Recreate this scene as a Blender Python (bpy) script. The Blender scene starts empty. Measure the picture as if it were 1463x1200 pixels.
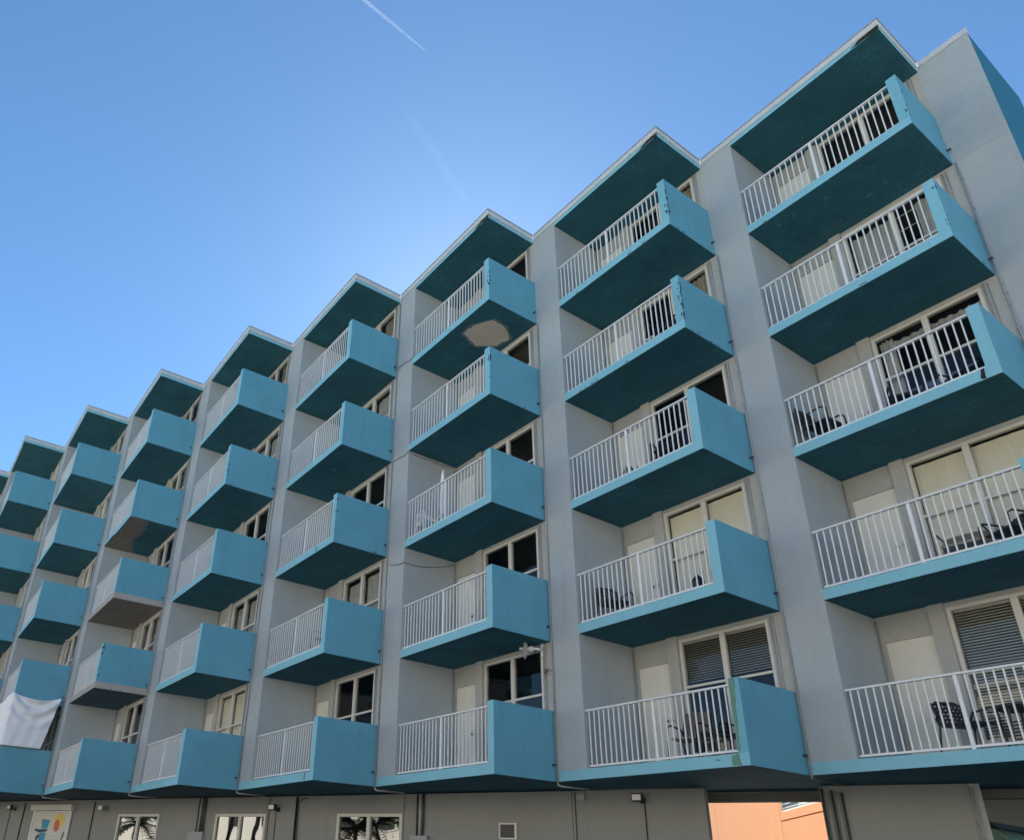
import bpy, bmesh, math, random
from mathutils import Vector, Matrix
random.seed(7)
S = bpy.context.scene
COL = S.collection
PI = math.pi

# ------------------------------------------------------------------ camera, sky, sun, exposure
Z0 = 3.25                       # underside of the first balcony slab above the ground
cam = bpy.data.cameras.new('camera'); camo = bpy.data.objects.new('camera', cam); COL.objects.link(camo)
cam.sensor_width = 36.0; cam.sensor_fit = 'HORIZONTAL'
cam.lens = 36.0 * 1079.66 / 1463.0
cam.shift_x = 0.10947; cam.shift_y = 0.08753
cam.clip_start = 0.1; cam.clip_end = 60000.0
CR = Vector((0.5546558587677852, 0.8310160646338788, 0.04206160546689841))
CD = Vector((-0.3358792377636389, 0.26985596884123364, -0.9024205747428373))
CF = Vector((-0.7612765699621584, 0.48640523887011833, 0.4287982365001788))
CAM = Vector((6.225715, -12.522071, Z0 - 1.630977))
m = Matrix.Identity(4)
for i in range(3):
    m[i][0] = CR[i]; m[i][1] = -CD[i]; m[i][2] = -CF[i]; m[i][3] = CAM[i]
camo.matrix_world = m
S.camera = camo

SUN_AZ = math.radians(141.0)    # counter-clockwise from +x
SUN_EL = math.radians(38.0)
sun_dir = Vector((math.cos(SUN_AZ) * math.cos(SUN_EL), math.sin(SUN_AZ) * math.cos(SUN_EL), math.sin(SUN_EL)))
W_ = bpy.data.worlds.new('World'); S.world = W_; W_.use_nodes = True
nt = W_.node_tree
bg = nt.nodes['Background']
sky = nt.nodes.new('ShaderNodeTexSky'); sky.sky_type = 'NISHITA'; sky.sun_disc = False
sky.sun_elevation = SUN_EL; sky.sun_rotation = PI / 2 - SUN_AZ
sky.altitude = 0; sky.air_density = 0.85; sky.dust_density = 0.13; sky.ozone_density = 6.0
tint = nt.nodes.new('ShaderNodeMix'); tint.data_type = 'RGBA'; tint.blend_type = 'MULTIPLY'; tint.inputs[0].default_value = 1.0
tint.inputs[7].default_value = (.87, 1.04, 1.0, 1)          # cooler, cleaner blue over the whole sky
nt.links.new(sky.outputs[0], tint.inputs[6]); nt.links.new(tint.outputs[2], bg.inputs[0]); bg.inputs[1].default_value = 0.05
sl = bpy.data.lights.new('sun', 'SUN'); sl.energy = 5.0; sl.angle = math.radians(0.5); sl.color = (1.0, 0.93, 0.82)
so = bpy.data.objects.new('sun', sl); COL.objects.link(so)
so.rotation_euler = sun_dir.to_track_quat('Z', 'Y').to_euler(); so.location = (0, 0, 60)
S.view_settings.view_transform = 'Standard'; S.view_settings.look = 'None'
S.view_settings.exposure = 2.05; S.view_settings.gamma = 1.0; S.view_settings.use_curve_mapping = False
S.render.engine = 'CYCLES'

# ------------------------------------------------------------------ materials
def mat(name):
    M = bpy.data.materials.new(name); M.use_nodes = True
    return M, M.node_tree, M.node_tree.nodes['Principled BSDF']
def nn(t, typ, **kw):
    n = t.nodes.new(typ)
    for k, v in kw.items(): setattr(n, k, v)
    return n
def noise(t, scale, detail=4, rough=.55, vec=None, stretch=None):
    g = nn(t, 'ShaderNodeNewGeometry'); v = g.outputs['Position']
    if stretch:
        mp = nn(t, 'ShaderNodeMapping'); mp.inputs['Scale'].default_value = stretch
        t.links.new(v, mp.inputs[0]); v = mp.outputs[0]
    n = nn(t, 'ShaderNodeTexNoise'); n.inputs['Scale'].default_value = scale
    n.inputs['Detail'].default_value = detail; n.inputs['Roughness'].default_value = rough
    t.links.new(v, n.inputs['Vector']); return n.outputs['Fac']
def ramp(t, f, a, b, ca=(0, 0, 0, 1), cb=(1, 1, 1, 1)):
    r = nn(t, 'ShaderNodeValToRGB'); r.color_ramp.elements[0].position = a; r.color_ramp.elements[1].position = b
    r.color_ramp.elements[0].color = ca; r.color_ramp.elements[1].color = cb
    t.links.new(f, r.inputs[0]); return r.outputs[0]
def mixc(t, f, a, b):
    x = nn(t, 'ShaderNodeMix', data_type='RGBA')
    for i, v in ((0, f), (6, a), (7, b)):
        if isinstance(v, (int, float)): x.inputs[i].default_value = v
        elif isinstance(v, tuple): x.inputs[i].default_value = v + (1,)
        else: t.links.new(v, x.inputs[i])
    return x.outputs[2]
def paint(name, col, rough=.6, var=.10, vscale=.8, grain=70, bump=.12, streak=.0, streakcol=(.2, .19, .17), speck=0, speckcol=(.06, .055, .05), spec=.35):
    """painted or bare surface: broad mottling, rain streaks, flecks, fine relief"""
    M, t, p = mat(name)
    lo = tuple(c * (1 - var) for c in col); hi = tuple(min(1, c * (1 + var)) for c in col)
    c = mixc(t, ramp(t, noise(t, vscale, 5), .3, .7), lo, hi)
    c = mixc(t, ramp(t, noise(t, vscale * 9, 3), .35, .75), c, tuple(x * (1 - .5 * var) for x in col))
    g_ = ramp(t, noise(t, 26, 6, .75), .38, .66)
    mg = nn(t, 'ShaderNodeMath', operation='MULTIPLY'); t.links.new(g_, mg.inputs[0]); mg.inputs[1].default_value = min(.9, var * 5)
    c = mixc(t, mg.outputs[0], c, tuple(x * (1 - 1.1 * var) for x in col))
    if streak:
        f = ramp(t, noise(t, 1.0, 5, .6, stretch=(5, 5, .35)), .56, .78)
        mul = nn(t, 'ShaderNodeMath', operation='MULTIPLY'); t.links.new(f, mul.inputs[0]); mul.inputs[1].default_value = streak
        c = mixc(t, mul.outputs[0], c, streakcol)
    if speck:
        a = ramp(t, noise(t, 14, 6, .7), 1 - speck, 1.02 - speck)
        c = mixc(t, a, c, speckcol)
    t.links.new(c, p.inputs['Base Color'])
    p.inputs['Roughness'].default_value = rough; p.inputs['Specular IOR Level'].default_value = spec
    if bump:
        b = nn(t, 'ShaderNodeBump'); b.inputs['Strength'].default_value = bump; b.inputs['Distance'].default_value = .02
        t.links.new(noise(t, grain, 4, .6), b.inputs['Height']); t.links.new(b.outputs[0], p.inputs['Normal'])
    return M
def plain(name, col, rough=.5, metal=0, spec=.5):
    return paint(name, col, rough, .05, 2.0, 60, .03, spec=spec)

MT = {}
MT['stucco'] = paint('grey_stucco', (.425, .46, .475), .85, .11, .9, 45, .32, streak=.30, streakcol=(.28, .285, .28), spec=.2)
MT['stucco_warm'] = paint('warm_stucco', (.43, .43, .41), .85, .10, .9, 45, .32, streak=.25, streakcol=(.29, .285, .265), spec=.2)
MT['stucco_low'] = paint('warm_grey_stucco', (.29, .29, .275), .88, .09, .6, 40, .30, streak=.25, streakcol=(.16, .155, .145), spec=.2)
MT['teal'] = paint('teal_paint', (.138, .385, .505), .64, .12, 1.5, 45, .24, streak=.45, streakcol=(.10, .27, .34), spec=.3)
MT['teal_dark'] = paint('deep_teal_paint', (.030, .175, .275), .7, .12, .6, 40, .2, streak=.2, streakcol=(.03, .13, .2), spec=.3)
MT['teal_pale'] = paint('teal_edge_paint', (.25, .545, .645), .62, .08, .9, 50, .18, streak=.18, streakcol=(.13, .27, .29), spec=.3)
MT['teal_worn'] = paint('worn_teal_paint', (.21, .49, .59), .66, .10, 1.2, 40, .25, streak=.2, streakcol=(.1, .2, .2), speck=.36, spec=.3)
MT['teal_algae'] = paint('algae_stained_teal_paint', (.18, .46, .55), .7, .12, 1.3, 40, .22, streak=.75, streakcol=(.12, .24, .16), spec=.3)
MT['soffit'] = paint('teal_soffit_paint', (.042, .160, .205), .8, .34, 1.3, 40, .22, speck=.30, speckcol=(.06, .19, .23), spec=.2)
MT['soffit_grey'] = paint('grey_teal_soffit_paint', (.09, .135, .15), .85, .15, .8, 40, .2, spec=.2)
MT['bare'] = paint('bare_concrete', (.27, .235, .205), .9, .22, 1.6, 30, .4, spec=.2)
MT['bare_pale'] = paint('pale_repair_plaster', (.74, .66, .54), .9, .10, 2.5, 18, .7, speck=.34, speckcol=(.52, .46, .38), spec=.2)
MT['bare_edge'] = paint('bare_slab_edge', (.45, .42, .385), .9, .18, 1.5, 30, .4, spec=.2)
MT['primer'] = paint('flaking_primer', (.16, .24, .25), .9, .2, 3, 30, .3, spec=.2)
MT['chip'] = paint('exposed_dark_render', (.07, .085, .085), .9, .3, 8, 30, .4, spec=.2)
MT['algae'] = paint('algae_film', (.17, .33, .25), .85, .25, 5, 30, .2, streak=.5, streakcol=(.12, .22, .14), spec=.2)
MT['scuff'] = paint('pale_scuff', (.085, .225, .26), .85, .3, 6, 30, .2, spec=.2)
MT['white'] = paint('white_rail_paint', (.80, .80, .79), .42, .04, 3, 60, .03)
MT['coping'] = paint('white_coping', (.62, .635, .63), .5, .12, 1.5, 30, .08, streak=.25, streakcol=(.3, .29, .27))
MT['frame'] = paint('window_frame_paint', (.64, .62, .565), .5, .08, 3, 60, .04)
MT['door'] = paint('door_paint', (.74, .715, .645), .5, .05, 1.5, 50, .03)
MT['rot'] = paint('rotten_fascia', (.03, .026, .022), .9, .3, 6, 25, .6)
MT['black'] = plain('black_metal', (.018, .018, .02), .42)
MT['dark'] = plain('charcoal_resin', (.045, .045, .05), .5)
MT['brown'] = plain('brown_sling', (.30, .235, .175), .8)
MT['beige'] = plain('beige_wicker', (.40, .335, .27), .8)
MT['cream'] = paint('cream_shade_fabric', (.84, .80, .68), .85, .06, 1.5, 90, .05)
MT['sheer'] = paint('grey_sheer_curtain', (.56, .56, .54), .9, .22, 3, 80, .05)
MT['tan_curtain'] = paint('tan_curtain', (.42, .37, .29), .9, .15, 2, 80, .05)
MT['navy'] = paint('blue_bedding', (.14, .22, .36), .9, .3, 3, 60, .05)
MT['slat'] = paint('blind_slat', (.70, .68, .61), .55, .04, 4, 60, 0)
MT['conduit'] = paint('painted_conduit', (.36, .37, .375), .6, .12, 4, 60, .03)
MT['cable'] = plain('cable_sheath', (.10, .10, .105), .6)
MT['dconduit'] = plain('dark_conduit', (.06, .06, .062), .55)
MT['sheet'] = paint('white_bed_sheet', (.90, .89, .91), .9, .05, 2, 120, .06)
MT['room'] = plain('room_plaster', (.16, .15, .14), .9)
MT['orange'] = paint('orange_stucco', (.66, .285, .125), .9, .05, .8, 30, .3, spec=.2)
MT['tan'] = paint('tan_stucco', (.36, .345, .31), .9, .1, .8, 30, .3, spec=.2)
MT['vangreen'] = plain('green_van_paint', (.22, .36, .30), .3)
MT['rubber'] = plain('rubber', (.02, .02, .02), .8)
MT['chrome'] = plain('grey_metal', (.5, .5, .5), .35)
MT['blue_print'] = paint('blue_mural_paint', (.05, .30, .48), .6, .15, 3, 50, 0)
MT['orange_print'] = paint('orange_mural_paint', (.68, .15, .05), .6, .15, 3, 50, 0)
MT['yellow_print'] = paint('yellow_mural_paint', (.78, .62, .15), .6, .15, 3, 50, 0)
MT['dark_print'] = paint('dark_mural_paint', (.04, .07, .11), .6, .15, 3, 50, 0)
MT['concrete'] = paint('asphalt_paving', (.18, .175, .165), .9, .10, .3, 12, .2)
MT['roofing'] = paint('roofing', (.35, .35, .34), .9, .1, .5, 12, .2)
MT['trunk'] = paint('palm_trunk', (.22, .18, .14), .9, .25, 3, 20, .6)
MT['frond'] = paint('palm_frond', (.07, .13, .045), .55, .3, 1.5, 20, .1)
MT['lens'] = plain('lamp_lens', (.75, .75, .72), .2)
def glassmat(name, refl, tint, f0=.04):
    M, t, p = mat(name); t.nodes.remove(p)
    out = t.nodes['Material Output']
    gl = nn(t, 'ShaderNodeBsdfGlossy'); gl.inputs['Roughness'].default_value = .015
    tr = nn(t, 'ShaderNodeBsdfTransparent'); tr.inputs[0].default_value = tint + (1,)
    fr = nn(t, 'ShaderNodeFresnel'); fr.inputs['IOR'].default_value = 1.5
    ad = nn(t, 'ShaderNodeMath', operation='MULTIPLY_ADD', use_clamp=True)
    ad.inputs[1].default_value = 1.25; ad.inputs[2].default_value = refl
    t.links.new(fr.outputs[0], ad.inputs[0])
    b = nn(t, 'ShaderNodeBump'); b.inputs['Strength'].default_value = .05; b.inputs['Distance'].default_value = .05
    t.links.new(noise(t, 1.3, 1), b.inputs['Height']); t.links.new(b.outputs[0], gl.inputs['Normal'])
    mx = nn(t, 'ShaderNodeMixShader'); t.links.new(ad.outputs[0], mx.inputs[0])
    t.links.new(tr.outputs[0], mx.inputs[1]); t.links.new(gl.outputs[0], mx.inputs[2])
    t.links.new(mx.outputs[0], out.inputs[0]); return M
MT['glass'] = glassmat('window_glass', .0, (.90, .91, .90))
MT['film'] = glassmat('reflective_film_glass', .22, (.25, .30, .30))

# ------------------------------------------------------------------ helpers
WL = {}                                             # world origin of every object
def link(name, me, parent=None, loc=(0, 0, 0), rz=0.0):
    o = bpy.data.objects.new(name, me); COL.objects.link(o)
    loc = Vector(loc); o.rotation_euler = (0, 0, rz)
    if parent is not None:
        o.parent = parent; b = WL[parent.name]
        o.location = b.inverted() @ loc; 
        o.rotation_euler = (0, 0, rz)
        WL[o.name] = b @ Matrix.Translation(o.location) @ Matrix.Rotation(rz, 4, 'Z')
    else:
        o.location = loc; WL[o.name] = Matrix.Translation(loc) @ Matrix.Rotation(rz, 4, 'Z')
    return o
def tag(o, label=None, cat=None, group=None, kind=None):
    if label: o['label'] = label
    if cat: o['category'] = cat
    if group: o['group'] = group
    if kind: o['kind'] = kind
    return o
def mesh(name, bm, mt, raw=False):
    if not raw: bmesh.ops.recalc_face_normals(bm, faces=bm.faces)
    me = bpy.data.meshes.new(name); bm.to_mesh(me); bm.free()
    for x in (mt if isinstance(mt, list) else [mt]): me.materials.append(MT[x])
    return me
def box(bm, x0, x1, y0, y1, z0, z1, mi=0):
    v = [bm.verts.new(c) for c in ((x0, y0, z0), (x1, y0, z0), (x1, y1, z0), (x0, y1, z0), (x0, y0, z1), (x1, y0, z1), (x1, y1, z1), (x0, y1, z1))]
    fs = []
    for q in ((0, 3, 2, 1), (4, 5, 6, 7), (0, 1, 5, 4), (1, 2, 6, 5), (2, 3, 7, 6), (3, 0, 4, 7)):
        f = bm.faces.new([v[i] for i in q]); f.material_index = mi; fs.append(f)
    return fs
def bev(bm, w, seg=1):
    bmesh.ops.bevel(bm, geom=list(bm.edges), offset=w, segments=seg, affect='EDGES', profile=.5)
def tube(bm, pts, r, n=8, cap=True):
    pts = [Vector(p) for p in pts]; rs = r if isinstance(r, (list, tuple)) else [r] * len(pts)
    rings = []; up = Vector((0, 0, 1))
    for i, p in enumerate(pts):
        d = (pts[min(i + 1, len(pts) - 1)] - pts[max(i - 1, 0)]).normalized()
        a = d.cross(up if abs(d.z) < .9 else Vector((1, 0, 0))).normalized(); b = d.cross(a)
        rings.append([bm.verts.new(p + (a * math.cos(2 * PI * j / n) + b * math.sin(2 * PI * j / n)) * rs[i]) for j in range(n)])
    for i in range(len(pts) - 1):
        for j in range(n): bm.faces.new((rings[i][j], rings[i][(j + 1) % n], rings[i + 1][(j + 1) % n], rings[i + 1][j]))
    if cap: bm.faces.new(rings[0]); bm.faces.new(rings[-1])
def boxmesh(name, dims, mt, bv=0):
    bm = bmesh.new(); box(bm, *dims)
    if bv: bev(bm, bv)
    return mesh(name, bm, mt)
def prism(bm, pts, z0, z1, mi=0):
    lo = [bm.verts.new((x, y, z0)) for x, y in pts]; hi = [bm.verts.new((x, y, z1)) for x, y in pts]
    fs = [bm.faces.new(lo), bm.faces.new(hi)]
    for i in range(len(pts)):
        j = (i + 1) % len(pts); fs.append(bm.faces.new((lo[i], lo[j], hi[j], hi[i])))
    for f in fs: f.material_index = mi
def smooth(me):
    for p in me.polygons: p.use_smooth = True
    return me
def jag(pts, amp, n=5, rnd=random):
    out = []
    for i in range(len(pts)):
        a = Vector(pts[i]); b = Vector(pts[(i + 1) % len(pts)])
        for j in range(n):
            p = a.lerp(b, j / n); out.append((p.x + rnd.uniform(-amp, amp), p.y + rnd.uniform(-amp, amp)))
    return out

# ------------------------------------------------------------------ measures of the building
LF, BW, LS, H = 4.0871, 3.2970, 1.5680, 2.75        # bay step along the front, balcony width, step back, storey
PW = LF - BW                                        # pier width
ST, PT, PH = .19, .18, 1.34                         # slab, parapet thickness, parapet top
NB = 10                                             # bays
AX = Vector((LF, LS, 0)).normalized(); NR = Vector((AX.y, -AX.x, 0))    # along the facade, out of it
OFF = -1.6                                          # ground-floor wall
TOP = 4 * H + 2.70                                  # roof canopy underside
def P(n, x=0., y=0., z=0.): return Vector((-n * LF + x, -n * LS + y, Z0 + z))
def G(a, out=0., z=0.):                             # a point on the ground-floor wall, z above the ground
    v = AX * a + NR * (OFF + out); return Vector((v.x, v.y, z))
GR = math.atan2(AX.y, AX.x)

# ------------------------------------------------------------------ ground
bm = bmesh.new(); R_ = 4000
vs = [bm.verts.new(c) for c in ((-R_, -R_, 0), (R_, -R_, 0), (R_, R_, 0), (-R_, R_, 0))]; bm.faces.new(vs)
tag(link('ground', mesh('ground', bm, 'concrete')), 'grey paving in front of the building', kind='structure')

# ------------------------------------------------------------------ the hotel
hotel = link('hotel_building', None, None, (P(4).x, P(4).y, 0))
tag(hotel, 'grey stucco hotel block with stepped rows of teal balconies', 'building')
def part(name, me, loc=(0, 0, 0), parent=None, rz=0): return link(name, me, parent or hotel, loc, rz)

# shared meshes
def slab(x0, y1, edge, under, left=0.):
    bm = bmesh.new(); box(bm, x0, BW, 0, y1, 0, ST)
    near = lambda a, b: abs(a - b) < 1e-5
    def pick(e):
        a, b = e.verts[0].co, e.verts[1].co
        if near(a.x, BW) and near(b.x, BW) and near(a.y, 0) and near(b.y, 0): return True
        return near(a.z, 0) and near(b.z, 0) and ((near(a.y, 0) and near(b.y, 0)) or (near(a.x, BW) and near(b.x, BW)))
    bmesh.ops.bevel(bm, geom=[e for e in bm.edges if pick(e)], offset=.012, segments=2, affect='EDGES', profile=.5)
    bmesh.ops.recalc_face_normals(bm, faces=bm.faces)
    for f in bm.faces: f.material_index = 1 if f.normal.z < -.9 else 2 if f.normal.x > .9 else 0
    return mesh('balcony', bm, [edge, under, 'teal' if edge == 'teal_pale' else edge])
SLAB = {}
def get_slab(k, edge, under):
    key = (k == 1, edge, under)
    if key not in SLAB: SLAB[key] = slab(-PW if k == 1 else 0., LS + 2.6 if k == 1 else LS, edge, under)
    return SLAB[key]
def parapet_mesh(front, sidem):
    bm = bmesh.new(); box(bm, BW - PT, BW, 0, LS, ST, PH)
    near = lambda a, b: abs(a - b) < 1e-5
    def pick(e):
        a, b = e.verts[0].co, e.verts[1].co
        if near(a.z, PH) and near(b.z, PH): return True
        return near(a.y, 0) and near(b.y, 0) and not near(a.z, b.z) and near(a.x, b.x) and near(a.x, BW)
    bmesh.ops.bevel(bm, geom=[e for e in bm.edges if pick(e)], offset=.012, segments=2, affect='EDGES', profile=.5)
    bmesh.ops.recalc_face_normals(bm, faces=bm.faces)
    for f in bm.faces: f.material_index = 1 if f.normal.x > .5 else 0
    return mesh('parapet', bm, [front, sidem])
PARA = {}
def get_para(a, b):
    if (a, b) not in PARA: PARA[(a, b)] = parapet_mesh(a, b)
    return PARA[(a, b)]
RZ0, RZ1 = .235, 1.262
BAL = boxmesh('baluster', (-.010, .010, -.010, .010, RZ0 + .02, RZ1 - .035), 'white')
POST = boxmesh('rail_post', (-.026, .026, -.022, .022, ST, RZ1 - .034), 'white', .004)
bm = bmesh.new(); box(bm, -.0, BW - PT, -.032, .032, RZ1 - .034, RZ1); bev(bm, .006); TOPR = mesh('top_rail', bm, 'white')
BOTR = boxmesh('bottom_rail', (.015, BW - PT, -.014, .014, RZ0 - .015, RZ0 + .02), 'white', .003)
bm = bmesh.new(); tube(bm, [(BW + .001, LS - .10, .30), (BW + .075, LS - .10, .295)], .022); SPOUT = mesh('drain_spout', bm, 'dconduit')
bm = bmesh.new(); tube(bm, [(0, 0, 0), (0, -.05, 0)], .012); tube(bm, [(0, -.05, 0), (0, -.085, 0)], .03, 10)
KNOB = mesh('knob', bm, 'chrome')
bm = bmesh.new(); tube(bm, [(0, 0, 0), (0, -.03, 0)], .024, 10); LOCK = mesh('lock', bm, 'dark')
XB = [.075 + .1212 * i for i in range(13)]
XPOST = 1.565
bal_x = [.07 + i * .1195 for i in range(12)] + [XPOST + .125 + i * .1185 for i in range(12)]
RAILY = .07
singles = {(0, k) for k in range(1, 6)} | {(1, k) for k in range(1, 6)} | {(2, 1), (2, 2)}

# looks of single balconies
EDGE = {}; UNDER = {}; PARF = {}
UNDER[(5, 3)] = 'bare'; EDGE[(5, 2)] = 'bare_edge'; EDGE[(5, 3)] = 'bare_edge'; UNDER[(5, 2)] = 'soffit_grey'
PARF[(1, 5)] = ('teal_worn', 'teal'); PARF[(1, 4)] = ('teal_worn', 'teal'); PARF[(1, 1)] = ('teal_algae', 'teal'); PARF[(0, 5)] = ('teal_worn', 'teal')
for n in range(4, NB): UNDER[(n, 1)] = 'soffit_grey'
far_bm = bmesh.new()
HB = WL[hotel.name].translation
for n in range(NB):
    for k in range(1, 6):
        z = (k - 1) * H; o = P(n, 0, 0, z)
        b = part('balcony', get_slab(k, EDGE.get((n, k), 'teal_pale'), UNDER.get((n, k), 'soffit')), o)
        part('parapet', get_para(*PARF.get((n, k), ('teal_pale', 'teal'))), o, b)
        part('drain_spout', SPOUT, o, b)
        part('top_rail', TOPR, o + Vector((0, RAILY, 0)), b)
        part('bottom_rail', BOTR, o + Vector((0, RAILY, 0)), b)
        part('rail_post', POST, o + Vector((XPOST, RAILY, 0)), b)
        for x in bal_x:
            q = o + Vector((x, RAILY, 0))
            if (n, k) in singles: part('baluster', BAL, q, b)
            else:
                q = q - HB; box(far_bm, q.x - .010, q.x + .010, q.y - .010, q.y + .010, q.z + RZ0 + .02, q.z + RZ1 - .035)
        if (n, k) == (2, 5):
            tag(b, 'balcony with a round pale plaster repair on its underside')
            bm = bmesh.new(); prism(bm, jag([(1.91, .30), (2.29, .33), (2.75, .58), (2.72, 1.03), (2.42, 1.40), (1.99, 1.33), (1.68, .86), (1.80, .53)], .025, 4, random.Random(3)), -.006, -.001)
            bm2 = bmesh.new(); prism(bm2, jag([(1.86, .24), (2.31, .27), (2.82, .54), (2.79, 1.07), (2.45, 1.46), (1.96, 1.39), (1.61, .86), (1.74, .48)], .035, 5, random.Random(13)), -.003, -.0005)
            part('primer_rim', mesh('primer_rim', bm2, 'primer'), o, b)
            r3 = random.Random(21); bm3 = bmesh.new()
            for cx_, cy_, ra, rb in ((2.05, .62, .16, .07), (2.38, 1.02, .20, .10), (2.55, .72, .10, .06), (1.95, .98, .08, .12), (2.22, .48, .12, .04)):
                prism(bm3, [(cx_ + ra * r3.uniform(.5, 1.15) * math.cos(2 * PI * i / 14), cy_ + rb * r3.uniform(.5, 1.15) * math.sin(2 * PI * i / 14)) for i in range(14)], -.010, -.0055)
            tag(part('trowel_marks', mesh('trowel_marks', bm3, 'bare_pale'), o, b), kind='stuff')
            part('plaster_patch', mesh('plaster_patch', bm, 'bare_pale'), o, b)
        if (n, k) == (5, 4):
            tag(b, 'balcony with paint stripped to brown concrete along its underside edge')
            bm = bmesh.new(); prism(bm, jag([(.02, .02), (3.27, .02), (3.27, .5), (2.2, .66), (1.25, .58), (.25, .85), (.02, .95)], .035, 5, random.Random(5)), -.006, -.001)
            bm2 = bmesh.new(); prism(bm2, jag([(.015, .015), (3.28, .015), (3.28, .60), (2.25, .74), (1.25, .68), (.28, .96), (.015, 1.05)], .05, 6, random.Random(15)), -.003, -.0005)
            part('primer_rim', mesh('primer_rim', bm2, 'primer'), o, b)
            part('bare_patch', mesh('bare_patch', bm, 'bare'), o, b)
        if (n, k) == (5, 3): tag(b, 'balcony with bare grey concrete underside')
        if (n, k) == (5, 2): tag(b, 'balcony with an unpainted pale slab edge')
        if (n, k) == (0, 3):
            tag(b, 'balcony with a rusty crack in its slab edge beside the parapet')
            bm = bmesh.new()
            lo = jag([(3.02, .02), (3.07, .02), (3.10, .19), (3.05, .19)], .012, 3, random.Random(8))
            v0 = [bm.verts.new((x, -.004, zz)) for x, zz in lo]; v1 = [bm.verts.new((x, .002, zz)) for x, zz in lo]
            bm.faces.new(v0); bm.faces.new(v1)
            for i in range(len(lo)): bm.faces.new((v0[i], v0[i - 1], v1[i - 1], v1[i]))
            part('rust_crack', mesh('rust_crack', bm, 'rot'), o, b)
def decal(bm, pts, plane, off):                      # a thin irregular flake lying on a face
    def co(u, v, d):
        return (u, -d, v) if plane == 'front' else (BW + d, u, v) if plane == 'side' else (u, v, -d)
    a = [bm.verts.new(co(u, v, off)) for u, v in pts]; b = [bm.verts.new(co(u, v, 0.0)) for u, v in pts]
    bm.faces.new(a)
    for i in range(len(pts)): bm.faces.new((a[i], a[i - 1], b[i - 1], b[i]))
def blob(rr, u, v, ru, rv, n=9): return [(u + ru * rr.uniform(.55, 1.1) * math.cos(2 * PI * i / n), v + rv * rr.uniform(.55, 1.1) * math.sin(2 * PI * i / n)) for i in range(n)]
BALC = {}
for ob_ in hotel.children:
    if ob_.name.split('.')[0] == 'balcony':
        w = WL[ob_.name].translation; n = round(-w.x / LF); k = round((w.z - Z0) / H) + 1; BALC[(n, k)] = ob_
def wear(n, k, mt, name, items):
    b = BALC[(n, k)]; bm = bmesh.new()
    for plane, pts in items: decal(bm, pts, plane, .0035)
    tag(part(name, mesh(name, bm, mt), P(n, 0, 0, (k - 1) * H), b), kind='stuff')
for (n, k), cnt in {(1, 5): 11, (1, 4): 15, (0, 5): 5, (2, 4): 4, (0, 4): 4, (2, 5): 4, (5, 2): 6, (3, 3): 3, (4, 4): 3}.items():
    rr = random.Random(n * 10 + k); it = []
    for i in range(cnt):
        z = rr.uniform(.2, 1.3); sz = rr.uniform(.012, .03)
        it.append(('side', blob(rr, rr.uniform(.01, .05), z, sz, sz * rr.uniform(1, 3))))
        if rr.random() < .5: it.append(('front', blob(rr, BW - rr.uniform(.015, .05), z, sz * .7, sz * rr.uniform(1, 2.5))))
    for i in range(cnt // 3): it.append(('side', blob(rr, rr.uniform(.1, 1.4), rr.uniform(.015, .05), rr.uniform(.03, .08), .012)))
    for i in range(cnt // 3): it.append(('front', blob(rr, rr.uniform(.3, 3.0), rr.uniform(.02, .04), rr.uniform(.03, .10), .012)))
    wear(n, k, 'chip', 'paint_chips', it)
rr = random.Random(77)
wear(1, 1, 'algae', 'algae_stain', [('front', jag([(3.125, .25), (3.17, .22), (3.20, .9), (3.24, 1.32), (3.13, 1.33)], .012, 5, rr)), ('front', jag([(2.99, .02), (3.15, .015), (3.13, .18), (3.00, .18)], .012, 4, rr)), ('front', blob(rr, 2.75, .12, .05, .02))])
wear(3, 1, 'algae', 'algae_stain', [('front', jag([(2.85, .03), (2.93, .03), (2.95, .17), (2.88, .17)], .012, 4, rr))])
wear(3, 3, 'algae', 'algae_stain', [('front', jag([(2.35, .02), (2.42, .02), (2.44, .17), (2.38, .17)], .012, 4, rr))])
for (n, k), cnt in {(0, 5): 9, (0, 4): 3, (0, 3): 3, (1, 5): 3, (2, 5): 4, (3, 4): 4, (1, 3): 3, (5, 4): 3, (2, 3): 2}.items():
    rr = random.Random(n * 31 + k)
    wear(n, k, 'scuff', 'scuff_marks', [('under', blob(rr, rr.uniform(.5, 2.9), rr.uniform(.25, 1.3), rr.uniform(.02, .10), rr.uniform(.01, .05))) for i in range(cnt)])
tag(part('far_balusters', mesh('far_balusters', far_bm, 'white'), HB), kind='stuff')

# piers: front face, and the wall that closes the balcony on its left
bm = bmesh.new(); box(bm, -PW, 0, 0, LS + .15, 0, TOP + .10 - ST); 
PIER = mesh('pier', bm, 'stucco')
for n in range(NB): part('pier', PIER, P(n, 0, 0, ST))
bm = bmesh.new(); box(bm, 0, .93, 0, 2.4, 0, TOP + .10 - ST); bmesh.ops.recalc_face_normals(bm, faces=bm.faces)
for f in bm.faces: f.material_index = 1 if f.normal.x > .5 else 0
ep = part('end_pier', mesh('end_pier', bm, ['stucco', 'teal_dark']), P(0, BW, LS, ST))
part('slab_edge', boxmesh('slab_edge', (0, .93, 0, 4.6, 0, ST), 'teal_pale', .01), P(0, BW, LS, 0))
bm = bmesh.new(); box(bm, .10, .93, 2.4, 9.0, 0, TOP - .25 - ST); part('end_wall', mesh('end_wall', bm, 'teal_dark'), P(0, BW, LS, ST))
for k in range(2, 6):                               # movement joints across the end pier
    part('joint', boxmesh('joint', (.02, .925, -.002, .004, -.006, .006), 'conduit'), P(0, BW, LS, (k - 1) * H + .02), ep)

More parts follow.
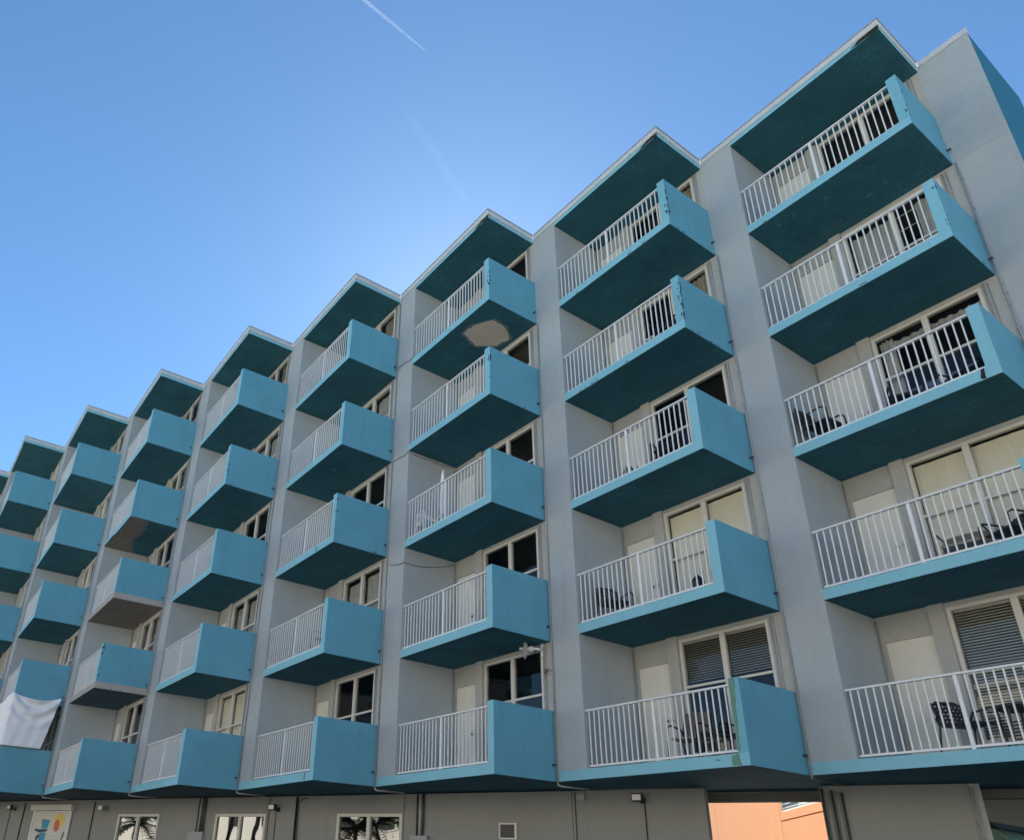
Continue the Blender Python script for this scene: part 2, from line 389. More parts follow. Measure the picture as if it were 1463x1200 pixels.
# rear walls with their openings
DX0, DX1, DZ = .10, .87, 2.28
WX0, WX1, WZ0, WZ1 = 1.14, 3.03, .48, 2.665
bm = bmesh.new()
for k in range(5):
    z = k * H; zt = z + H if k < 4 else TOP + .1
    y0, y1 = LS, LS + .15
    box(bm, 0, DX0, y0, y1, z + ST if k == 0 else z, zt)
    box(bm, DX0, DX1, y0, y1, z + DZ, zt)
    if k: box(bm, DX0, DX1, y0, y1, z, z + ST)
    box(bm, DX1, WX0, y0, y1, z + ST if k == 0 else z, zt)
    box(bm, WX0, WX1, y0, y1, z + WZ1, zt)
    box(bm, WX0, WX1, y0, y1, z + ST if k == 0 else z, z + WZ0)
    box(bm, WX1, BW, y0, y1, z + ST if k == 0 else z, zt)
REAR = mesh('rear_wall', bm, 'stucco_warm')
bm = bmesh.new(); box(bm, .885, 1.125, -.06, 0, ST, H - .001); bev(bm, .006); PIL = mesh('pilaster', bm, 'stucco_warm')
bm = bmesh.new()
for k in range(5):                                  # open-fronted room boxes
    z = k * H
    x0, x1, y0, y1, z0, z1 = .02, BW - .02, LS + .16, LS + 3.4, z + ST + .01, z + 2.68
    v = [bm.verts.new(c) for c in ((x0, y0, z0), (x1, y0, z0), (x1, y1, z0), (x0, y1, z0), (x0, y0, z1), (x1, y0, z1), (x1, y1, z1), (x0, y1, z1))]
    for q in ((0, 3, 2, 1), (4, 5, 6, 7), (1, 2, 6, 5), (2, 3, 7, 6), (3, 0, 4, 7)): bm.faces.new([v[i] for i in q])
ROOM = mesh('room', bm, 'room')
bm = bmesh.new(); box(bm, DX0, DX1, .03, .075, ST, DZ); DOORM = mesh('door', bm, 'door')
bm = bmesh.new()
box(bm, WX0, WX0 + .055, .0, .09, WZ0, WZ1); box(bm, WX1 - .055, WX1, .0, .09, WZ0, WZ1)
box(bm, WX0 + .055, WX1 - .055, .0, .09, WZ1 - .055, WZ1); box(bm, WX0 + .055, WX1 - .055, -.02, .09, WZ0, WZ0 + .05)
WINF = mesh('window', bm, 'frame')
MX0, MX1 = 2.035, 2.135
MULL = boxmesh('mullion', (MX0, MX1, -.006, .085, WZ0 + .05, WZ1 - .055), 'frame', .004)
TRL = boxmesh('transom', (WX0 + .055, MX0, .010, .07, -.024, .024), 'frame', .003)
TRR = boxmesh('transom', (MX1, WX1 - .055, .010, .07, -.024, .024), 'frame', .003)
PANES = {}
def panes(tz):
    if tz not in PANES:
        r = []
        for x0, x1 in ((WX0 + .055, MX0), (MX1, WX1 - .055)):
            for z0, z1 in ((WZ0 + .05, tz - .024), (tz + .024, WZ1 - .055)):
                bm = bmesh.new(); v = [bm.verts.new(c) for c in ((x0, .045, z0), (x1, .045, z0), (x1, .045, z1), (x0, .045, z1))]; bm.faces.new(v)
                r.append(mesh('pane', bm, 'glass', True))
        PANES[tz] = r
    return PANES[tz]
def drape_mesh(x0, x1, z0, z1, mt, amp=.025, waves=9, y=.16):
    bm = bmesh.new(); N = waves * 6; a = []
    for i in range(N + 1):
        x = x0 + (x1 - x0) * i / N; yy = y + amp * math.sin(2 * PI * waves * i / N) + .4 * amp * math.sin(2 * PI * waves * .37 * i / N + 1)
        a.append((bm.verts.new((x, yy, z0)), bm.verts.new((x, yy * 1.0 + .0, z1))))
    for i in range(N): bm.faces.new((a[i][0], a[i + 1][0], a[i + 1][1], a[i][1]))
    return smooth(mesh('curtain', bm, mt))
CUR = {}
def drape(*a):
    if a not in CUR: CUR[a] = drape_mesh(*a)
    return CUR[a]
def blind_mesh(x0, x1, z0, z1, tilt):
    bm = bmesh.new(); p = .046; z = z1 - .04; d = .022
    box(bm, x0, x1, .085, .135, z1 - .03, z1)
    c, s = math.cos(tilt) * d, math.sin(tilt) * d
    while z > z0:
        v = [bm.verts.new(q) for q in ((x0, .11 - c, z - s), (x1, .11 - c, z - s), (x1, .11 + c, z + s), (x0, .11 + c, z + s))]; bm.faces.new(v); z -= p
    return mesh('blind', bm, 'slat')
BL = {}
def blind(*a):
    if a not in BL: BL[a] = blind_mesh(*a)
    return BL[a]
def shade_mesh(x0, x1, z0, z1, mt):
    bm = bmesh.new(); N = 12; prev = None
    for i in range(N + 1):
        x = x0 + (x1 - x0) * i / N; y = .12 + .006 * math.sin(i * 1.9)
        c = (bm.verts.new((x, y, z0)), bm.verts.new((x, y, z1)))
        if prev: bm.faces.new((prev[0], c[0], c[1], prev[1]))
        prev = c
    box(bm, x0, x1, .10, .14, z0 - .02, z0)
    return mesh('shade', bm, mt)
SH = {}
def shade(*a):
    if a not in SH: SH[a] = shade_mesh(*a)
    return SH[a]
XL, XM0, XM1, XR = WX0 + .06, MX0, MX1, WX1 - .06
KIND = {(0, 5): 'dark', (0, 4): 'sheer', (0, 3): 'bed', (0, 2): 'cream', (0, 1): 'blind_full', (1, 5): 'tan_half', (1, 4): 'tan_half', (1, 3): 'dark', (1, 2): 'cream', (1, 1): 'blind_half',
        (2, 5): 'dark', (2, 4): 'dark', (2, 3): 'dark', (2, 2): 'dark', (2, 1): 'dark', (3, 5): 'tan_half', (3, 4): 'sheer', (3, 3): 'dark', (3, 2): 'sheer', (3, 1): 'dark',
        (4, 5): 'tan_half', (4, 4): 'sheer', (4, 3): 'dark', (4, 2): 'sheer', (4, 1): 'cream', (5, 5): 'dark', (5, 4): 'tan', (5, 3): 'dark', (5, 2): 'tan', (5, 1): 'dark'}
TZ = {(0, 1): 1.57, (0, 2): 1.57, (0, 3): 1.70, (0, 4): 1.56, (1, 1): 1.74, (1, 2): 1.60}
rk = random.Random(11)
for n in range(NB):
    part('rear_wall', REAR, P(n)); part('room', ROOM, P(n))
    for k in range(1, 6):
        o = P(n, 0, 0, (k - 1) * H); r = o + Vector((0, LS, 0))
        part('pilaster', PIL, r)
        d = part('door', DOORM, r); part('knob', KNOB, r + Vector((DX1 - .07, .03, 1.17)), d); part('lock', LOCK, r + Vector((DX1 - .20, .03, 1.17)), d)
        w = part('window', WINF, r); part('mullion', MULL, r, w)
        tz = TZ.get((n, k), 1.72); t = r + Vector((0, 0, tz)); part('transom', TRL, t, w); part('transom', TRR, t, w)
        for pm in panes(tz): part('pane', pm, r, w)
        kd = KIND.get((n, k)) or rk.choice(['dark', 'tan', 'sheer', 'cream', 'tan_half'])
        zt, zb = WZ1 - .04, WZ0 + .03
        if kd == 'cream':
            part('shade', shade(XL, XM0 + .01, zb, zt - .05, 'cream'), r, w); part('shade', shade(XM1 - .01, XR, zb, zt - .05, 'cream'), r, w)
        elif kd == 'sheer':
            part('curtain', drape(XL, XM0 + .02, zb, zt - .10, 'sheer', .02, 8), r, w)
            part('curtain', drape(XM1 + .33 if (n, k) == (0, 4) else XM1, XR, zb, zt - .08, 'sheer', .02, 6), r, w)
        elif kd == 'tan':
            part('curtain', drape(XL, XM0, zb, zt - .02, 'tan_curtain', .025, 7), r, w); part('curtain', drape(XM1, XR, zb, zt - .02, 'tan_curtain', .025, 7), r, w)
        elif kd == 'tan_half':
            part('curtain', drape(XM1 + .12, XR, zb, zt - .02, 'tan_curtain', .025, 6), r, w)
        elif kd == 'blind_full':
            for a, b in ((XL, XM0), (XM1, XR)): tag(part('blind', blind(a, b, zb + .05, zt, .75), r, w), kind='stuff')
        elif kd == 'blind_half':
            for a, b in ((XL, XM0), (XM1, XR)): tag(part('blind', blind(a, b, 1.83, zt, .62), r, w), kind='stuff')
        elif kd == 'bed':
            part('curtain', drape(XL, XL + .25, zb, zt - .02, 'sheer', .03, 3), r, w)
            part('curtain', drape(XL, XR, zt - .30, zt - .12, 'sheer', .03, 11), r, w)
            part('curtain', drape(XL, XR, zb, 1.38, 'navy', .015, 5), r, w)
        if (n, k) == (0, 4):                         # glazing bars in the right sash
            bm = bmesh.new()
            for zz in (1.2, 2.0, 2.35): box(bm, XM1, XM1 + .36, .05, .065, zz, zz + .015)
            part('glazing_bar', mesh('glazing_bar', bm, 'frame'), r, w)

# conduits and downpipes on the facade
def pipe(name, pts, r, mt, parent=None, n=8):
    bm = bmesh.new(); b = Vector(pts[0]); tube(bm, [Vector(p) - b for p in pts], r, n)
    return part(name, smooth(mesh(name, bm, mt)), b, parent)
for n in range(NB):
    zt = TOP - .05 if n in (3,) else 4 * H - .01
    pipe('downpipe', [P(n, BW + .045, LS - .028, z) for z in (zt, -.05)], .017, 'conduit')
    for k in range(1, 6):
        zz = (k - 1) * H
        pipe('conduit', [P(n, WX1 + .055, LS - .016, zz + ST), P(n, WX1 + .055, LS - .016, zz + 2.69)], .013, 'conduit')
        pipe('conduit', [P(n, WX1 + .115, LS - .012, zz + ST), P(n, WX1 + .115, LS - .012, zz + 2.69)], .009, 'conduit')
        pipe('conduit', [P(n, .035, LS - .018, zz + ST), P(n, .035, LS - .018, zz + 2.69)], .016, 'conduit')
        for zz2 in (1.55, 2.3) if k < 5 else ():
            bm = bmesh.new(); box(bm, -.028, .028, -.014, .02, -.012, .012)
            part('pipe_clip', mesh('pipe_clip', bm, 'conduit'), P(n, BW + .045, LS - .036, zz + zz2))

# roof: canopies over the top balconies, white coping round the zigzag edge, deck
bm = bmesh.new(); box(bm, 0, BW, 0, LS + .15, 0, .10); bmesh.ops.recalc_face_normals(bm, faces=bm.faces)
for f in bm.faces: f.material_index = 1 if f.normal.z < -.9 else 0
CAN = mesh('roof_canopy', bm, ['teal_pale', 'soffit'])
bm = bmesh.new()
box(bm, -PW + .03, BW + .03, -.03, .05, .10, .245); box(bm, BW - .05, BW + .03, .05, LS - .031, .10, .245)
bev(bm, .012)
COPM = mesh('coping', bm, 'coping')
bm = bmesh.new(); box(bm, -PW + .06, BW + .045, -.042, .03, .236, .262); box(bm, BW - .03, BW + .045, .03, LS - .045, .236, .262)
CAP = mesh('drip_edge', bm, 'conduit')
for n in range(NB):
    c = part('roof_canopy', CAN, P(n, 0, 0, TOP)); part('coping', COPM, P(n, 0, 0, TOP), c); part('drip_edge', CAP, P(n, 0, 0, TOP), c)
    if n in (0, 1, 2, 7):                            # rotten corner of the edge board
        rr = random.Random(n)
        lo = jag([(2.75, .02), (3.30, .0), (3.30, .10), (3.05, .10), (2.9, .075)], .015, 4, rr)
        bm = bmesh.new()
        v0 = [bm.verts.new((x, -.006, z)) for x, z in lo]; v1 = [bm.verts.new((x, .002, z)) for x, z in lo]
        bm.faces.new(v0); bm.faces.new(v1)
        for i in range(len(lo)): bm.faces.new((v0[i], v0[i - 1], v1[i - 1], v1[i]))
        part('rotten_edge', mesh('rotten_edge', bm, 'rot'), P(n, 0, 0, TOP), c)
bm = bmesh.new(); box(bm, .03, .945, -.03, .05, .10, .245); bev(bm, .012)
part('coping', mesh('coping', bm, 'coping'), P(0, BW, LS, TOP), ep)
bm = bmesh.new()
pts = [P(-1, -PW, 2.4), P(-1, .1, 2.4)]
zig = []
for n in range(NB - 1, -1, -1): zig += [P(n, -PW, .06), P(n, BW - .06, .06), P(n, BW - .06, LS + .06)]
zig += [P(0, BW + .86, LS + .06), P(0, BW + .86, 9.0)]
back = P(NB - 1, -PW, 9.0)
lst = [(p.x - HB.x, p.y - HB.y) for p in zig] + [(P(0, BW + .86, 9).x - HB.x - 2.0, P(0, 0, 11).y - HB.y), (back.x - HB.x - 3, back.y - HB.y + 2)]
prism(bm, lst, TOP + .105, TOP + .20)
part('roof_deck', mesh('roof_deck', bm, 'roofing'), (HB.x, HB.y, Z0))
bm = bmesh.new(); L_ = (NB + 1) * math.hypot(LF, LS); box(bm, -L_, 4.0, 0, .2, .7, TOP + .1)
part('back_wall', mesh('back_wall', bm, 'stucco'), G(0, -8.6, Z0), None, GR)
bm = bmesh.new(); box(bm, -L_, -6.0, .25, 8.55, 0, .18)
part('floor_slab', mesh('floor_slab', bm, 'soffit_grey'), G(0, 0, Z0 - .22), None, GR)
bm = bmesh.new(); box(bm, 0, .2, 0, 9, 0, TOP); part('far_end_wall', mesh('far_end_wall', bm, 'stucco'), P(NB - 1, -PW - .21, 0.02, .2))

# ------------------------------------------------------------------ ground-floor wall
ZT = Z0 - .03
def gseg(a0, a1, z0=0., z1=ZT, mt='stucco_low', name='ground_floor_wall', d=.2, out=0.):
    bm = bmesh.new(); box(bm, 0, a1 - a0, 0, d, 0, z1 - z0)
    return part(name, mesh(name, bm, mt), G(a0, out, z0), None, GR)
def zz(v): return Z0 + v
WINS = [(-11.61, -9.64), (-16.0, -14.05), (-20.40, -18.43)]
def seg_with_joint(a0, a1):
    if a1 - a0 > .03: gseg(a0 + .006, a1 - .006)
# pieces between the joints, doorways left open
cuts = [-44.0, -39.3, -34.9, -30.5, -26.68, -25.78]
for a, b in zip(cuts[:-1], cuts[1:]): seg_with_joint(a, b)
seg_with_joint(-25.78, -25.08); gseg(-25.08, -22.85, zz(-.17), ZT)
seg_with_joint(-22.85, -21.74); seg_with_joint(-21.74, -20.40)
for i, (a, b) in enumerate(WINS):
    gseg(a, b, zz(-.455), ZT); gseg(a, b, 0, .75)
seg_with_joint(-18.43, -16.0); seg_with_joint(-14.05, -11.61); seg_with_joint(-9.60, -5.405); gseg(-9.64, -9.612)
seg_with_joint(-5.405, -2.755)
gseg(-3.6, -.4, zz(-.185), ZT, 'room', 'lintel', .25, -.9)                       # lintel over the open bay, dark colour standing in for deep shade
seg_with_joint(-.835, 1.30); gseg(1.30, 1.44, 0, ZT, 'conduit', 'corner_post', .2, .012)
gseg(1.35, 6.0, zz(-.17), ZT, 'room', 'lintel', .25, -.9); gseg(6.0, 8.0)  # this lintel too carries its deep shade as a dark colour
gseg(-44, -6.0, 0, ZT, 'room', 'backing_wall', .1, -2.6); gseg(-44, -5.5, 0, ZT, 'room', 'joint_backing', .03, -.21)
for (a, b) in WINS: pass

# ground-floor windows
def gwin(a0, a1, z0, z1):
    o = G(a0, 0, z0); w = a1 - a0; h = z1 - z0
    bm = bmesh.new(); f = .07
    box(bm, 0, f, -.02, .07, 0, h); box(bm, w - f, w, -.02, .07, 0, h); box(bm, f, w - f, -.02, .07, h - f, h); box(bm, f, w - f, -.03, .07, 0, f)
    wo = part('window', mesh('window', bm, 'frame'), o, None, GR)
    part('mullion', boxmesh('mullion', (w / 2 - .05, w / 2 + .05, -.024, .065, f, h - f), 'frame', .004), o, wo)
    for x0, x1 in ((f, w / 2 - .05), (w / 2 + .05, w - f)):
        bm = bmesh.new(); bm.faces.new([bm.verts.new(c) for c in ((x0, .03, f), (x1, .03, f), (x1, .03, h - f), (x0, .03, h - f))])
        part('pane', mesh('pane', bm, 'film', True), o, wo)
for a, b in WINS: gwin(a, b, .75, zz(-.455))

# roller shutter with a painted figure
sh = part('roller_shutter', boxmesh('roller_shutter', (-.08, 2.32, -.16, .0, 0, .18), 'frame', .01), G(-25.10, 0, zz(-.345)), None, GR)
for x in (.02, 2.17): part('guide', boxmesh('guide', (x, x + .06, -.07, .0, -2.9, 0), 'white', .004), G(-25.10, 0, zz(-.345)), sh)
SLT = boxmesh('slat', (.08, 2.17, -.035, -.012, -.066, -.003), 'slat', .008)
for i in range(42): part('slat', SLT, G(-25.10, 0, zz(-.35) - i * .068), sh)
def flat(pts, mt, name, label=None, y=-.039):
    bm = bmesh.new(); a = [bm.verts.new((x, y, z)) for x, z in pts]; b = [bm.verts.new((x, y + .004, z)) for x, z in pts]
    bm.faces.new(a); bm.faces.new(b)
    for i in range(len(pts)): bm.faces.new((a[i], a[i - 1], b[i - 1], b[i]))
    o = part(name, mesh(name, bm, mt), G(-25.10, 0, zz(-.345)), sh); 
    if label: o['label'] = label
def ell(cx, cz, rx, rz, n=24): return [(cx + rx * math.cos(2 * PI * i / n), cz + rz * math.sin(2 * PI * i / n)) for i in range(n)]
flat(ell(1.62, -.30, .30, .22), 'yellow_print', 'painted_glow', 'yellow painted glow behind the sun', -.0385)
flat(ell(1.52, -.46, .155, .19), 'orange_print', 'painted_sun', 'orange painted sun')
flat([(.58, -.26), (1.08, -.30), (.98, -.56), (.66, -.56)], 'blue_print', 'painted_hat', 'blue painted hat crown')
flat([(.28, -.55), (.45, -.58), (1.02, -.57), (1.02, -.64), (.62, -.69), (.30, -.63)], 'dark_print', 'painted_brim', 'dark painted hat brim', -.0395)
flat([(.62, -.70), (.98, -.68), (.95, -1.3), (.60, -1.3)], 'blue_print', 'painted_body')
flat([(.42, -.80), (.60, -.72), (.62, -.80), (.48, -.98), (.40, -1.0)], 'dark_print', 'painted_arm')
flat([(1.95, -.66), (2.02, -.64), (2.0, -.82), (1.9, -.95), (1.82, -.98), (1.92, -.84)], 'dark_print', 'painted_mark')
flat([(1.86, -.92), (1.96, -.98), (1.9, -1.12), (1.8, -1.05)], 'orange_print', 'painted_flower')

# ground-floor pipes, boxes, vent
def gpipe(a, z0, z1, r, mt='conduit', out=.03):
    return pipe('conduit', [G(a, out, z1), G(a, out, z0)], r, mt)
for a, r, mt in ((-9.20, .022, 'dconduit'), (-9.11, .04, 'conduit'), (-9.035, .022, 'dconduit'), (-16.70, .02, 'dconduit'), (-16.60, .035, 'conduit'), (-16.50, .022, 'dconduit'), (-16.42, .022, 'dconduit')):
    gpipe(a, zz(-.92), ZT, r, mt, .045)
gpipe(-12.965, 0, ZT - .02, .03, 'black', .04)
pipe('conduit', [G(-12.60, .04, ZT - .06), G(-12.75, .04, ZT - .06), G(-12.86, .04, ZT - .12), G(-12.89, .04, ZT - .25), G(-12.89, .04, 0)], .012, 'dconduit')
for i in range(5): gpipe(-.79 + i * .075, 0, ZT - .03 - .02 * i, .02, 'conduit' if i % 2 else 'dconduit', .03)
gpipe(-13.70, 0, zz(-.40), .009, 'dconduit', .012); gpipe(-3.90, 0, zz(-.28), .012, 'dconduit', .014); gpipe(-5.33, 0, ZT - .02, .010, 'dconduit', .014)
gpipe(1.34, 0, ZT - .05, .018, 'conduit', .035); gpipe(-21.72, 0, ZT - .05, .02, 'dconduit', .02); gpipe(-25.80, 0, ZT - .05, .02, 'dconduit', .02)
gpipe(-26.66, 0, zz(-.30), .012, 'dconduit', .014); gpipe(-13.96, 0, ZT - .02, .010, 'dconduit', .012)
for a0, a1 in ((-9.35, -8.88), (-16.95, -16.35)):
    part('junction_box', boxmesh('junction_box', (0, a1 - a0, -.11, 0, -.9, 0), 'conduit', .01), G(a0, 0, zz(-.925)), None, GR)
part('junction_box', boxmesh('junction_box', (0, .17, -.07, 0, -.13, 0), 'conduit', .01), G(-5.28, 0, zz(-.08)), None, GR)
v_ = part('wall_vent', boxmesh('wall_vent', (.03, .40, -.008, .0, -.29, -.03), 'dark'), G(-7.09, 0, zz(-.645)), None, GR)
bm = bmesh.new(); box(bm, 0, .43, -.03, 0, -.03, 0); box(bm, 0, .43, -.03, 0, -.32, -.29); box(bm, 0, .03, -.03, 0, -.29, -.03); box(bm, .38, .43, -.05, 0, -.29, -.03)
part('vent_frame', mesh('vent_frame', bm, 'frame'), G(-7.09, 0, zz(-.645)), v_)
for i in range(7): part('vent_slat', boxmesh('vent_slat', (.03, .38, -.022, -.009, -.014, 0), 'dconduit'), G(-7.09, 0, zz(-.645) - .05 - i * .036), v_)
# drain lines that run back under the first slab from each downpipe
for n in range(7):
    pipe('drain_line', [P(n, BW + .045, LS - .03, -.05), P(n, BW + .06, LS + .02, -.075), P(n, BW + .15, LS + .7, -.085)], .02, 'conduit' if n > 1 else 'dconduit')

# ------------------------------------------------------------------ cables strung on the facade
def cable(pts, label):
    b = Vector(pts[0]); bm = bmesh.new(); pts = [Vector(p) - b for p in pts]; q = []
    for i in range(len(pts) - 1):
        for j in range(6):
            t = j / 6; q.append(pts[i].lerp(pts[i + 1], t) - Vector((0, 0, .035 * math.sin(PI * t))))
    q.append(pts[-1]); tube(bm, q, .0075, 6)
    tag(link('cable', smooth(mesh('cable', bm, 'cable')), None, b), label, 'cable', 'cables on the pier')
cable([P(2, -.80, -.02, 11.05), P(2, -.74, -.02, 11.29), P(2, -.35, -.02, 11.26), P(2, .012, -.02, 11.20)], 'short dark cable crossing the pier just below the top balcony row')
cable([P(2, -1.1, -.02, 8.24), P(2, -.83, -.02, 8.29), P(2, -.40, -.02, 8.20), P(2, .012, -.02, 8.215), P(2, .012, .7, 8.20), P(2, .012, 1.5, 8.22)], 'dark cable looping over the pier under the second balcony slab from the top')
cable([P(2, -.70, -.02, 5.30), P(2, -.35, -.02, 5.16), P(2, .012, -.02, 5.12), P(2, .012, .65, 5.15), P(2, .012, 1.54, 5.44)], 'long slack dark cable round the pier beside the middle balcony row')

# ------------------------------------------------------------------ lamps on the ground-floor wall
def flood(a, z, label, mt):
    b = link('wall_floodlight', None, None, G(a, 0, z), GR); tag(b, label, 'floodlight', 'floodlights on the ground-floor wall')
    w = G(a, 0, z)
    bm = bmesh.new(); box(bm, -.05, .05, -.03, 0, -.05, .05); part('bracket', mesh('bracket', bm, mt), w, b)
    bm = bmesh.new(); tube(bm, [(0, -.03, 0), (0, -.09, -.02), (-.03, -.13, .03)], .018); part('arm', mesh('arm', bm, mt), w, b)
    bm = bmesh.new(); box(bm, -.15, .06, -.24, -.12, -.02, .13); bev(bm, .012)
    hd = part('housing', mesh('housing', bm, mt), w, b)
    bm = bmesh.new(); box(bm, -.13, .04, -.247, -.241, 0, .105); part('lens', mesh('lens', bm, 'lens'), w, hd)
flood(-3.93, zz(-.24), 'black floodlight beside the open bay with the orange wall', 'black')
flood(-13.63, zz(-.36), 'black floodlight between two palm-reflecting ground-floor windows', 'black')
flood(-21.05, zz(-.34), 'grey floodlight between the painted shutter and the nearest window', 'conduit')
flood(-26.40, zz(-.29), 'black floodlight left of the painted shutter', 'black')

# white dish on a bracket at the window head, and the wire tuft below it
d0 = P(2, 3.05, LS, 2.62)
dish = link('dish_antenna', None, None, d0); tag(dish, 'small white dish on a wall bracket beside a dark window', 'antenna')
bm = bmesh.new(); box(bm, -.03, .03, -.03, 0, -.14, .14); part('bracket', mesh('bracket', bm, 'white'), d0, dish)
bm = bmesh.new(); tube(bm, [(0, -.03, 0), (-.02, -.16, 0), (-.12, -.22, .01)], .03); tube(bm, [(-.08, -.21, .0), (-.2, -.24, .02)], [.07, .045], 12); part('arm', smooth(mesh('arm', bm, 'white')), d0, dish)
bm = bmesh.new(); ax = Vector((-.78, -.60, .10)).normalized(); c0 = Vector((-.20, -.24, .02)); e1 = ax.cross(Vector((0, 0, 1))).normalized(); e2 = ax.cross(e1)
rings = []
for i in range(6):
    r = .215 * i / 5 + .001; dd = .055 * (i / 5) ** 2
    rings.append([bm.verts.new(c0 + ax * dd + (e1 * math.cos(2 * PI * j / 20) + e2 * math.sin(2 * PI * j / 20)) * r) for j in range(20)])
for i in range(5):
    for j in range(20): bm.faces.new((rings[i][j], rings[i][(j + 1) % 20], rings[i + 1][(j + 1) % 20], rings[i + 1][j]))
bmesh.ops.solidify(bm, geom=list(bm.faces), thickness=.012)
part('reflector', smooth(mesh('reflector', bm, 'white')), d0, dish)
bm = bmesh.new(); tube(bm, [c0, c0 + ax * .17], [.02, .03]); part('feed_horn', mesh('feed_horn', bm, 'white'), d0, dish)
w0 = P(2, 3.16, LS, 2.18); bm = bmesh.new(); rw = random.Random(2)
for i in range(12):
    a = rw.uniform(0, 2 * PI); l = rw.uniform(.06, .16)
    tube(bm, [(0, -.01, 0), (math.cos(a) * l * .5, -.04, math.sin(a) * l * .6), (math.cos(a) * l, -.02, math.sin(a) * l)], .005, 5)
tag(link('wire_tuft', mesh('wire_tuft', bm, 'dconduit'), None, w0), 'tuft of loose dark wires on the wall below the white dish', 'wires')

# ------------------------------------------------------------------ bed sheet hung between two balconies
sb = P(6, BW, 0, 0); bm = bmesh.new()
NU, NV = 64, 44; grid = []
def sheet_pt(u, v):
    # u runs from the railing side round the corner along the parapet, v from top to bottom
    # s: distance from the corner: negative on the railing side
    right = 1.44 - .29 * v
    s = -2.6 + (2.6 + right) * u
    top = 2.98 - (.16 * math.sin(PI * max(0, min(1, s / 1.44))) if s > 0 else .10 * math.sin(PI * min(1, -s / 2.6)))
    z = top + (1.355 - top) * v
    fold = .11 * math.sin(7.0 * v * PI - 4.6 * (1 - ((s - .7) / .7) ** 2)) * max(0, 1 - v * 1.35) * (.35 + .65 * max(0, 1 - ((s - .8) / .8) ** 2)) if s > 0 else .03 * math.sin(s * 9)
    fold += .012 * math.sin(s * 17 + v * 5)
    if s > 0: return (.15 + fold, s - .02, z)
    return (s + .12 * max(0, 1 + s / .4), -.08 - fold, z)
for i in range(NU + 1): grid.append([bm.verts.new(sheet_pt(i / NU, j / NV)) for j in range(NV + 1)])
for i in range(NU):
    for j in range(NV): bm.faces.new((grid[i][j], grid[i + 1][j], grid[i + 1][j + 1], grid[i][j + 1]))
tag(link('bed_sheet', smooth(mesh('bed_sheet', bm, 'sheet')), None, sb), 'white bed sheet hung as a screen across a lower balcony', 'sheet')

# ------------------------------------------------------------------ balcony furniture
def chair(label, n, k, x, y, rz, fm, sm, bh=.88, style='sling', w=.54, group=None, name='patio_chair'):
    o = P(n, x, y, (k - 1) * H + ST)
    b = link(name, None, None, o, rz); tag(b, label, 'chair', group)
    def pt(nm, bm, mt, sm_=False):
        me = mesh(nm, bm, mt)
        if sm_: smooth(me)
        q = bpy.data.objects.new(nm, me); COL.objects.link(q); q.parent = b; WL[q.name] = WL[b.name]; return q
    h = w / 2
    bm = bmesh.new(); box(bm, -h + .03, h - .03, -.25, .22, .40, .44); bev(bm, .012); pt('seat', bm, sm)
    bm = bmesh.new()
    if style == 'lattice':
        for i in range(8):
            xx = -h + .05 + (w - .1) * i / 7; tube(bm, [(xx, .20, .44), (xx, .24, .62), (xx, .33, bh - .02)], .017, 5)
        for i in range(6):
            f = i / 5; zz_ = .46 + (bh - .5) * f; tube(bm, [(-h + .03, .205 + .12 * f, zz_), (0, .235 + .12 * f, zz_ + .015), (h - .03, .205 + .12 * f, zz_)], .017, 5)
        tube(bm, [(-h + .03, .20, .44), (-h + .03, .30, bh - .06), (-h + .12, .335, bh), (h - .12, .335, bh), (h - .03, .30, bh - .06), (h - .03, .20, .44)], .018, 7)
    elif style == 'round':
        N = 14; f = []
        for i in range(N + 1):
            a = PI * i / N; xx = -math.cos(a) * h * 1.1; zz_ = .42 + (bh - .42) * (math.sin(a) ** .55 if 0 < i < N else 0)
            yy = .26 - .22 * (abs(math.cos(a)) ** 2)
            f.append((bm.verts.new((xx, yy, .40)), bm.verts.new((xx, yy + .05, zz_ + .01))))
        for i in range(N): bm.faces.new((f[i][0], f[i + 1][0], f[i + 1][1], f[i][1]))
        bmesh.ops.solidify(bm, geom=list(bm.faces), thickness=.045)
    else:
        N = 6; f = []
        for i in range(N + 1):
            t = i / N; yy = .20 + .13 * t + .02 * math.sin(PI * t); zz_ = .43 + (bh - .43) * t
            f.append((bm.verts.new((-h + .03, yy, zz_)), bm.verts.new((h - .03, yy, zz_))))
        for i in range(N): bm.faces.new((f[i][0], f[i][1], f[i + 1][1], f[i + 1][0]))
        bmesh.ops.solidify(bm, geom=list(bm.faces), thickness=.02)
    pt('backrest', bm, sm)
    for s in (-1, 1):
        bm = bmesh.new(); tube(bm, [(s * h, .24, .52), (s * h, .16, .64), (s * h, -.18, .66), (s * h, -.27, .60), (s * h, -.28, .40)], .016, 7); pt('armrest', bm, fm, True)
        bm = bmesh.new(); tube(bm, [(s * h, -.28, .41), (s * (h + .01), -.31, 0)], [.017, .014], 7); pt('leg', bm, fm, True)
        bm = bmesh.new(); tube(bm, [(s * (h - .02), .31, bh - .04) if style == 'sling' else (s * h, .24, .53), (s * h, .20, .42), (s * (h + .01), .30, 0)], [.016, .017, .014], 7); pt('leg', bm, fm, True)
    return b
GP = 'patio chairs on the balconies'
chair('dark lattice-back patio chair behind the lowest right-hand railing', 0, 1, 1.38, .55, PI / 2 - .50, 'dark', 'dark', .80, 'lattice', group=GP)
chair('beige round-backed chair on the second balcony up at the right', 0, 2, 1.88, .95, .1, 'brown', 'beige', .74, 'round', .62, group=GP)
chair('dark lattice-back chair next to the beige round-backed chair', 0, 2, 2.55, .85, -.5, 'dark', 'dark', .78, 'lattice', group=GP)
